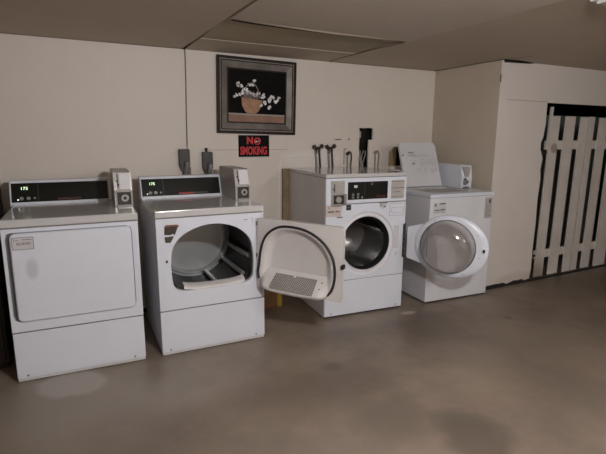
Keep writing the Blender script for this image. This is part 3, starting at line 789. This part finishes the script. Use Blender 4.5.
# --- top-load washer, lid up
t4 = thing('top_load_washer', 'white top-loading washer at far right with its lid standing open', 'washer', (2.5747, -.8381, 0), -.0685)
W = .656; HT = .902; D4 = .70
bm = BM(); box(bm, .002, W-.002, .003, D4, .012, .872, .005); obj('cabinet', bm, 'enamel2', t4)
bm = BM(); box(bm, .008, W-.008, .006, .02, .868, .876); obj('panel_gap', bm, 'ink', t4); bm = BM(); box(bm, .01, W-.01, .006, D4-.01, .002, .013); obj('base_shadow', bm, 'seam', t4)  # bottom slab is a painted shadow, darkening the gap at the floor
# deck with the loading opening
op = rrect(.10, .52, .10, .47, .06)
bm = BM()
ring_plate(bm, [(0, 0), (W, 0), (W, D4), (0, D4)], op, 0, .027)
for v in bm.verts: v.co = Vector((v.co.x, v.co.z, HT-v.co.y))
obj('top_panel', bm, 'enamel', t4)
bm = BM(); o2 = rrect(.108, .512, .108, .462, .055)
loft(bm, [[(x, y, HT-.004) for x, y in op], [(x, y, HT-.02) for x, y in o2], [(x, y, HT-.027) for x, y in rrect(.13, .49, .13, .44, .05)]], close=True); obj('tub_opening', bm, 'greymetal', t4, smooth=40)
bm = BM(); prism_x(bm, [(.575, HT-.004), (.585, HT+.02), (.615, 1.045), (.63, 1.055), (.70, 1.055), (.70, HT-.004)], .0, .655); obj('control_hood', bm, 'enamel2', t4)
# coin box: big pale housing seen from its side
a0, a1, y0, y1, z0, z1 = .530, .645, .265, .60, HT, 1.107
bm = BM(); prism_x(bm, [(y0, z0+.004), (y0-.006, z0+.09), (y0+.012, z1-.006), (y0+.02, z1), (y1, z1+.004), (y1, z0+.004)], a0, a1); hs = obj('coin_housing', bm, 'enamel', t4)
bm = BM(); prism(bm, [(a0+.008, z1-.012), (a1-.025, z1-.012), (a1-.040, z0+.105), (a0+.035, z0+.105)], y0-.010, y0+.02); obj('coin_plate', bm, 'greymetal', hs)
bm = BM(); box(bm, a0+.022, a1-.062, y0-.012, y0+.01, z0+.035, z0+.095, .003); lp = obj('lock_plate', bm, 'ink', hs)
bm = BM(); cyl(bm, (a0+.045, y0-.012, z0+.06), (a0+.045, y0-.026, z0+.06), .02, .018, 18); obj('lock', bm, 'chrome', hs, smooth=35)
bm = BM(); box(bm, a0+.015, a1-.03, y0-.016, y0, z0+.006, z0+.022, .002); obj('coin_slide', bm, 'chrome', hs)
# lid standing open, leaning back on the hood
bm = BM(); prism(bm, [(0, .012), (.395, .012), (.395, .385), (.372, .418), (.016, .418), (0, .405)], -.022, 0)
lid = obj('lid', bm, 'lid', t4, label='open lid with faint printed instructions'); lid.location = (.088, .475, HT-.006); lid.rotation_euler = (R(-20), 0, 0)
bm = BM(); box(bm, .085, .145, -.0232, -.022, .325, .331); obj('lid_heading', bm, 'inkdark', lid)
bm = BM()
for k in range(4): box(bm, .085, .165-.02*(k == 3), -.0230, -.022, .288+k*.009, .293+k*.009)
for k in range(2): box(bm, .175, .30, -.0230, -.022, .297+k*.010, .2995+k*.010)
box(bm, .15, .36, -.0230, -.022, .283, .2855)
obj('lid_paragraph', bm, 'labelgrey', lid)
bm = BM()
for k, (x0, z0_, w_, h_) in enumerate([(.12, .215, .03, .035), (.20, .20, .045, .06), (.27, .21, .04, .05), (.32, .20, .05, .06), (.15, .15, .035, .03), (.23, .14, .03, .04), (.30, .135, .035, .04), (.345, .15, .025, .03)]):
    ring_plate(bm, [(x0, z0_), (x0+w_, z0_), (x0+w_, z0_+h_), (x0, z0_+h_)], [(x0+.003, z0_+.003), (x0+w_-.003, z0_+.003), (x0+w_-.003, z0_+h_-.003), (x0+.003, z0_+h_-.003)], -.0230, -.022, 8)
    box(bm, x0+w_*.3, x0+w_*.7, -.0230, -.022, z0_+h_*.3, z0_+h_*.5)
obj('lid_diagram', bm, 'labelgrey', lid)
bm = BM()
for px, pz in [(.022, .30), (.12, .222)]: cyl(bm, (px, -.022, pz), (px, -.026, pz), .007, n=12)
obj('lid_bumper', bm, 'inkdark', lid)
bm = BM(); box(bm, .391, .401, -.012, -.002, .31, .345, .002); box(bm, .389, .401, -.010, .0, .02, .07, .002); obj('lid_hinge', bm, 'darkmetal', lid)
# labels on the front
bm = BM(); box(bm, .033, .157, -.0005, .004, .750, .836); lb_ = obj('front_label', bm, 'label', t4, label='pale label at the top left of the front')
bm = BM(); box(bm, .095, .150, -.0012, 0, .822, .831); obj('label_heading', bm, 'inkdark', lb_)
bm = BM(); box(bm, .045, .062, -.0012, 0, .806, .828); box(bm, .045, .095, -.0012, 0, .770, .780); box(bm, .103, .148, -.0012, 0, .772, .784); box(bm, .04, .15, -.0012, 0, .755, .757); obj('label_print', bm, 'ink', lb_)
bm = BM(); box(bm, .567, .643, -.0005, .004, .680, .855); lb_ = obj('warning_label', bm, 'labelgrey', t4, label='tall greyish label at the top right of the front')
bm = BM(); cyl(bm, (.615, -.0014, .83), (.615, .0, .83), .011, n=14); box(bm, .608, .625, -.0014, 0, .805, .818); obj('label_symbol', bm, 'inkdark', lb_)
bm = BM()
for k in range(7): box(bm, .578, .632-.012*(k % 3), -.0012, 0, .700+k*.014, .7025+k*.014)
obj('label_print', bm, 'ink', lb_)

# ------------------------------------------------------------------ picture and sign on the wall
tp = thing('framed_picture', 'framed still life of white flowers in a basket hung on the wall', 'picture', (1.112, 0, 1.372), 0)
tp.rotation_euler = (0, R(1.1), 0)
w_, h_ = .672, .582
def frame_ring(name, i0, i1, y0, y1, m, yi=None):
    bm = BM(); ring_plate(bm, [(i0, i0), (w_-i0, i0), (w_-i0, h_-i0), (i0, h_-i0)], [(i1, i1), (w_-i1, i1), (w_-i1, h_-i1), (i1, h_-i1)], y0, y1, 8, yi); return obj(name, bm, m, tp)
frame_ring('outer_frame', 0, .020, -.030, -.001, 'framebrown')
frame_ring('frame_step', .028, .036, -.028, -.001, 'framebrown')
frame_ring('silver_band', .036, .082, -.026, -.001, 'framesilver', -.014)
frame_ring('inner_frame', .082, .092, -.018, -.001, 'framebrown')
bm = BM(); box(bm, .020, .028, -.026, -.001, .02, h_-.02); box(bm, w_-.028, w_-.020, -.026, -.001, .02, h_-.02); box(bm, .028, w_-.028, -.026, -.001, .020, .028); box(bm, .028, w_-.028, -.026, -.001, h_-.028, h_-.020)
n = 34
for k in range(n+1):
    for zz in (.024, h_-.024): sphere(bm, (.024+k*(w_-.048)/n, -.027, zz), .0055, n=6)
for k in range(1, 29):
    for xx in (.024, w_-.024): sphere(bm, (xx, -.027, .024+k*(h_-.048)/29), .0055, n=6)
obj('bead_moulding', bm, 'bead', tp)
bm = BM(); box(bm, .085, w_-.085, -.010, -.004, .085, h_-.085); cv = obj('canvas', bm, 'canvas', tp)
cx0, cx1, cz0, cz1 = .092, w_-.092, .092, h_-.092
cw, ch = cx1-cx0, cz1-cz0
bm = BM(); box(bm, cx0, cx1, -.0108, -.009, cz0, cz0+.135*ch); obj('painted_table', bm, 'ptable', cv)
bm = BM(); box(bm, cx0, cx1, -.0110, -.009, cz0+.135*ch, cz0+.165*ch); obj('painted_table_edge', bm, 'pedge', cv)
bc = (cx0+.40*cw, cz0+.17*ch)
bm = BM(); poly = [(bc[0]-.085, bc[1]+.125), (bc[0]-.080, bc[1]+.06), (bc[0]-.055, bc[1]+.015), (bc[0]-.035, bc[1]), (bc[0]+.035, bc[1]), (bc[0]+.06, bc[1]+.02), (bc[0]+.083, bc[1]+.06), (bc[0]+.092, bc[1]+.105)]
prism(bm, poly, -.0114, -.009); obj('painted_basket', bm, 'pbasket', cv)
bm = BM(); tube(bm, [(bc[0]+.065*math.cos(a), -.0116, bc[1]+.12+.115*math.sin(a)) for a in [PI*k/14 for k in range(15)]], .0042, 6)
rs = random.Random(21)
for k in range(30):
    x0 = bc[0]+rs.uniform(-.07, .07); z0_ = bc[1]+.10+rs.uniform(0, .03)
    tube(bm, [(x0, -.0114, z0_), (x0+rs.uniform(-.03, .03), -.0114, z0_+rs.uniform(.02, .06))], .0022, 5)
obj('painted_stems', bm, 'pstem', cv)
bm = BM()
fl = [(.14, .72), (.15, .66), (.22, .68), (.25, .62), (.13, .50), (.18, .51), (.10, .45), (.36, .73), (.45, .80), (.41, .70), (.31, .56), (.35, .58), (.38, .55), (.30, .62), (.44, .52), (.47, .50), (.60, .47), (.63, .50), (.61, .54), (.58, .33), (.65, .37), (.73, .42), (.74, .46), (.78, .52), (.81, .49), (.86, .40), (.90, .46), (.92, .48), (.72, .28), (.75, .30), (.24, .55), (.52, .56)]
for (u, v_) in fl:
    u = .03+u*.93
    for k in range(3):
        x_, z_ = cx0+u*cw+rs.uniform(-.009, .009), cz0+(v_*.97+.03)*ch+rs.uniform(-.009, .009)
        t_ = bmesh.new(); bmesh.ops.create_circle(t_, cap_ends=True, segments=9, radius=rs.uniform(.007, .0125))
        merge(bm, t_, Matrix.Translation((x_, -.0125, z_)) @ Matrix.Rotation(PI/2, 4, 'X') @ Matrix.Diagonal((1, rs.uniform(.7, 1.2), 1, 1)))
o = obj('painted_flowers', bm, 'pflower', cv); o['kind'] = 'stuff'

ts = thing('no_smoking_sign', 'black sign reading NO SMOKING in red letters below the picture', 'sign', (1.289, 0, 1.182), 0)
sw, sh = .267, .173
bm = BM(); box(bm, 0, sw, -.004, -.0005, 0, sh); bd = obj('sign_board', bm, 'signblack', ts)
bm = BM(); box(bm, .004, sw-.004, -.0034, -.0004, -.008, .004); obj('sign_backing', bm, 'paper', ts)
text('word', 'N', .078, 'red', bd, (.098, -.0048, .128), width=.054, fat=.0035)
bm = BM(); cc = (.163, .126)
ring_plate(bm, [(cc[0]+.030*math.cos(k*PI/16), cc[1]+.030*math.sin(k*PI/16)) for k in range(32)], [(cc[0]+.021*math.cos(k*PI/16), cc[1]+.021*math.sin(k*PI/16)) for k in range(32)], -.0052, -.004, 32)
prism(bm, [(cc[0]-.020, cc[1]+.016), (cc[0]-.016, cc[1]+.020), (cc[0]+.020, cc[1]-.016), (cc[0]+.016, cc[1]-.020)], -.0054, -.004)
pg = obj('no_smoking_symbol', bm, 'red', bd)
bm = BM(); box(bm, cc[0]-.019, cc[0]+.010, -.0049, -.004, cc[1]-.008, cc[1]); tube(bm, [(cc[0]+.012, -.0047, cc[1]), (cc[0]+.016, -.0047, cc[1]+.006), (cc[0]+.008, -.0047, cc[1]+.013)], .0018, 6); obj('cigarette', bm, 'whitecard', pg)
text('word', 'SMOKING', .088, 'red', bd, (.131, -.0048, .046), width=.232, fat=.0035)

# ------------------------------------------------------------------ plugs, valves, hoses behind the machines
def dryer_plug(loc, label, left):
    t = thing('dryer_plug', label, 'plug', loc, 0, 'dryer plugs')
    bm = BM(); prism(bm, [(.0, .06), (.0, .178), (.008, .182), (.068, .182), (.076, .176), (.076, .06), (.062, .02), (.018, .02)], -.050, -.001)
    obj('plug_body', bm, 'plug', t)
    bm = BM(); tube(bm, [(.050, -.058, .075), (.049, -.062, .055), (.045, -.058, .03), (.04, -.045, -.02)], .019, 12); sphere(bm, (.050, -.058, .075), .022); obj('strain_relief', bm, 'relief', t, smooth=60)
    bm = BM(); box(bm, .024, .086 if left else .062, -.03, -.001, -.03, .045, .004); obj('outlet_base', bm, 'putty' if left else 'relief', t)
    if not left:
        bm = BM(); cyl(bm, (.036, -.02, .18), (.036, -.02, .212), .009, n=12); obj('cable_stub', bm, 'hoseblack', t, smooth=40)
    return t
dryer_plug((.808, 0, 1.068), 'dark dryer plug on the wall at the foot of the thin cable', True)
dryer_plug((.986, 0, 1.045), 'dark dryer plug with a cable stub, right of the one under the cable', False)
bm = BM(); tube(bm, [(.889, -.006, HC), (.887, -.006, 1.75), (.880, -.006, 1.5), (.878, -.007, 1.30), (.873, -.012, 1.24)], .003, 8)
o = obj('power_cable', bm, 'hoseblack', smooth=60); tag(o, 'thin dark cable running down the wall from the ceiling to a plug', 'cable')

def water_valve(x, label):
    t = thing('water_valve', label, 'valve', (x, 0, 0), 0, 'water valves behind the washer')
    y = -.012
    bm = BM(); cyl(bm, (-.022, y, 1.245), (.032, y, 1.247), .013, n=14); cyl(bm, (-.008, y, 1.20), (-.008, y, 1.245), .011, n=12); cyl(bm, (.024, y, 1.21), (.024, y, 1.245), .011, n=12)
    obj('valve_body', bm, 'brass', t, smooth=40)
    for s, zz in ((-.030, 1.258), (.042, 1.264)):
        bm = BM()
        for k in range(5):
            a = 2*PI*k/5; sphere(bm, (s+.013*math.cos(a), y-.012, zz+.013*math.sin(a)), .009, (1, .8, 1), 8)
        cyl(bm, (s, y-.002, zz), (s, y-.020, zz), .010, n=10); obj('valve_handle', bm, 'hoseblack' if s < 0 else 'brass', t, smooth=40)
    bm = BM(); tube(bm, [(-.012, y, 1.225), (-.006, y, 1.16), (.000, y, 1.09), (.004, -.016, 1.03), (.004, -.016, .95)], .0095, 10); obj('hose', bm, 'hosegrey', t, smooth=60)
    bm = BM(); tube(bm, [(.024, y, 1.225), (.030, y, 1.16), (.036, y, 1.09), (.036, -.016, 1.03), (.036, -.016, .95)], .0085, 10); obj('hose', bm, 'hoseblack', t, smooth=60)
    return t
water_valve(2.003, 'twin-handled water valve with two hoses behind the washer, left one of two')
water_valve(2.130, 'twin-handled water valve with two hoses behind the washer, nearer the black opening')
def gooseneck(x, z, m, label):
    t = thing('drain_hose', label, 'hose', (x, 0, 0), 0, 'curved hoses on the wall')
    pts = [(-.006, -.012, 0), (-.006, -.012, 1.08), (-.008, -.014, z-.035)]
    bm = BM(); tube(bm, pts, .006, 8); obj('standpipe', bm, 'hosegrey', t, smooth=60)
    bm = BM(); sphere(bm, (-.006, -.016, z-.018), .018, (1, .8, .9)); obj('valve_head', bm, m, t, smooth=60)
    bm = BM(); tube(bm, [(-.006, -.018, z-.008), (.008, -.018, z), (.024, -.018, z-.008), (.032, -.018, z-.03), (.034, -.016, z-.06), (.030, -.014, 1.10), (.028, -.014, .95)], .006, 8); obj('hose', bm, m, t, smooth=60)
gooseneck(2.326, 1.215, 'hoseblack', 'small dark spigot with a curved hose left of the black wall opening')
gooseneck(2.632, 1.22, 'hosegrey', 'small grey curved hose right of the black wall opening')

# ------------------------------------------------------------------ odds and ends around the machines
bm = BM(); box(bm, 1.668, 1.80, -.034, -.010, 0, 1.08, .003); o = obj('wooden_board', bm, 'wood'); tag(o, 'brown wooden board standing upright behind the front-loading washer', 'board')
tb = thing('detergent_carton', 'orange-brown carton with a yellow edge on the floor between dryer and washer', 'carton', (1.26, -.36, 0), -.02)
bm = BM(); box(bm, 0, .205, 0, .15, 0, .24, .004); obj('carton_body', bm, 'box', tb)
bm = BM(); box(bm, .200, .242, -.004, .154, .0, .235, .008); obj('yellow_edge', bm, 'yellow', tb)
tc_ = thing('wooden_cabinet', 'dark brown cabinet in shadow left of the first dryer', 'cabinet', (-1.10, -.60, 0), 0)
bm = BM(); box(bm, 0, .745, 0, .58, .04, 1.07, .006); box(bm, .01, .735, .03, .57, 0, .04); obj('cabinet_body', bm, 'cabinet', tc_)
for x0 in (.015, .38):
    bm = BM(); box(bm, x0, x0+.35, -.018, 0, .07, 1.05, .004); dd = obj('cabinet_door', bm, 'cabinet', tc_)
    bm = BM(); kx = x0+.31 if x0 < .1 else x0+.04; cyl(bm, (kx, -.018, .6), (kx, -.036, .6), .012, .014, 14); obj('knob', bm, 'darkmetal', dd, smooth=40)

# ------------------------------------------------------------------ slatted gates in the opening
M['gateclean'] = mat('white_painted_slat_clean', (.62, .575, .53), .6, var=.07, scale=5, bump=.15)
def gate_leaf(x0, slats, rails_to, label, first):
    t = thing('slatted_gate', label, 'gate', (x0, YB+.022, 0), 0, 'white slatted gates')
    for (a_, b_, lean) in slats:
        bm = BM(); rs_ = random.Random(int(a_*1000))
        top = 1.545+rs_.uniform(-.004, .004); bot = .012+rs_.uniform(0, .008)
        q = [(a_, bot), (b_, bot), (b_+lean, top), (a_+lean, top)]
        prism(bm, q, -.012, 0); obj('slat', bm, 'gate' if first and a_ < .1 else 'gateclean', t)
    for z0_, z1_ in ((.200, .280), (1.240, 1.322)):
        bm = BM(); box(bm, slats[0][0], rails_to, .0, .022, z0_, z1_, .002); obj('rail', bm, 'gateclean', t)
    return t
g1 = gate_leaf(3.985, [(.008, .133, .022), (.212, .352, .028), (.438, .548, .024)], .548, 'white slatted gate leaf hinged at the left jamb of the doorway', True)
bm = BM(); prism(bm, [(.002, 1.30), (.030, 1.30), (.044, 1.622), (.012, 1.622)], -.016, .0); obj('hinge_stile', bm, 'gate', g1)
bm = BM(); box(bm, -.044, .03, -.004, .006, 1.20, 1.225, .002); obj('hinge', bm, 'darkmetal', g1)
bm = BM(); box(bm, -.044, .03, -.004, .006, .22, .245, .002); obj('hinge', bm, 'darkmetal', g1)
gate_leaf(4.555, [(.0, .088, .020), (.165, .295, .026), (.38, .57, .022)], .57, 'white slatted gate leaf at the right edge of the photo', False)
bm = BM(); box(bm, 4.15, 6.4, -.02, .03, .02, 1.60, .01); box(bm, 4.15, 4.19, -.05, -.02, 0, 1.62); o = obj('leaning_panel', bm, mat('grey_green_board', (.16, .175, .165), .5, var=.1)); tag(o, 'grey-green panel standing in the dark store behind the gate', 'panel')

# ------------------------------------------------------------------ lights
M['diffuser'] = mat('lamp_diffuser', (.5, .48, .45), .5)
M['lit'] = emis('lit_diffuser', (1, .96, .9), 2.0)
def ceiling_light(x0, x1, y0, y1, powers, label, lit=True):
    """box fitting; a lit one carries bare lamps just under its diffuser"""
    t = thing('ceiling_light', label, 'ceiling light', ((x0+x1)/2, (y0+y1)/2, HC), 0, 'ceiling lights')
    hx, hy = (x1-x0)/2, (y1-y0)/2
    bm = BM(); d_ = .045 if lit else .016; box(bm, -hx, hx, -hy, hy, -d_, 0, .004); obj('housing', bm, 'trimgrey', t)
    bm = BM(); box(bm, -hx+.02, hx-.02, -hy+.02, hy-.02, -d_-.012, -d_+.002, .004); obj('diffuser', bm, 'lit' if lit else 'diffuser', t)
    for k, p in enumerate(powers):
        L = bpy.data.lights.new('lamp', 'POINT'); L.shadow_soft_size = .05; L.energy = p; L.color = (1.0, .975, .965)
        lo = bpy.data.objects.new('lamp', L); C.objects.link(lo); lo.parent = t
        lo.location = ((k-(len(powers)-1)/2)*.7, 0, -.16)
    return t
ceiling_light(2.20, 3.40, -2.50, -2.20, [], 'unlit white ceiling light box just inside the top right of the photo', False)
ceiling_light(.35, 1.55, -3.55, -3.27, [114], 'lit white ceiling light box nearest the dryers')
ceiling_light(2.2, 3.4, -4.2, -3.92, [46], 'added unseen fill light box nearer the gates')  # added fill lamp out of view, weaker than the main one

w = bpy.data.worlds.new('world'); bpy.context.scene.world = w; w.use_nodes = True
w.node_tree.nodes['Background'].inputs[0].default_value = (.9, .88, .85, 1); w.node_tree.nodes['Background'].inputs[1].default_value = .02

# ------------------------------------------------------------------ camera
cd = bpy.data.cameras.new('camera'); cam = bpy.data.objects.new('camera', cd); C.objects.link(cam)
cd.sensor_width = 36; cd.sensor_fit = 'HORIZONTAL'; cd.lens = 469.98*36/606; cd.clip_start = .05
r_, u_, f_ = Vector((.88946, -.45698, .00581)), Vector((.08264, .17332, .98139)), Vector((.44948, .87243, -.19192))
cam.matrix_world = Matrix(((r_.x, u_.x, -f_.x, 0), (r_.y, u_.y, -f_.y, -3.6447), (r_.z, u_.z, -f_.z, 1.3584), (0, 0, 0, 1)))
bpy.context.scene.camera = cam
vs_ = bpy.context.scene.view_settings
vs_.view_transform = 'Standard'; vs_.look = 'None'; vs_.exposure = 0; vs_.gamma = 1
bpy.context.scene.cycles.max_bounces = 10
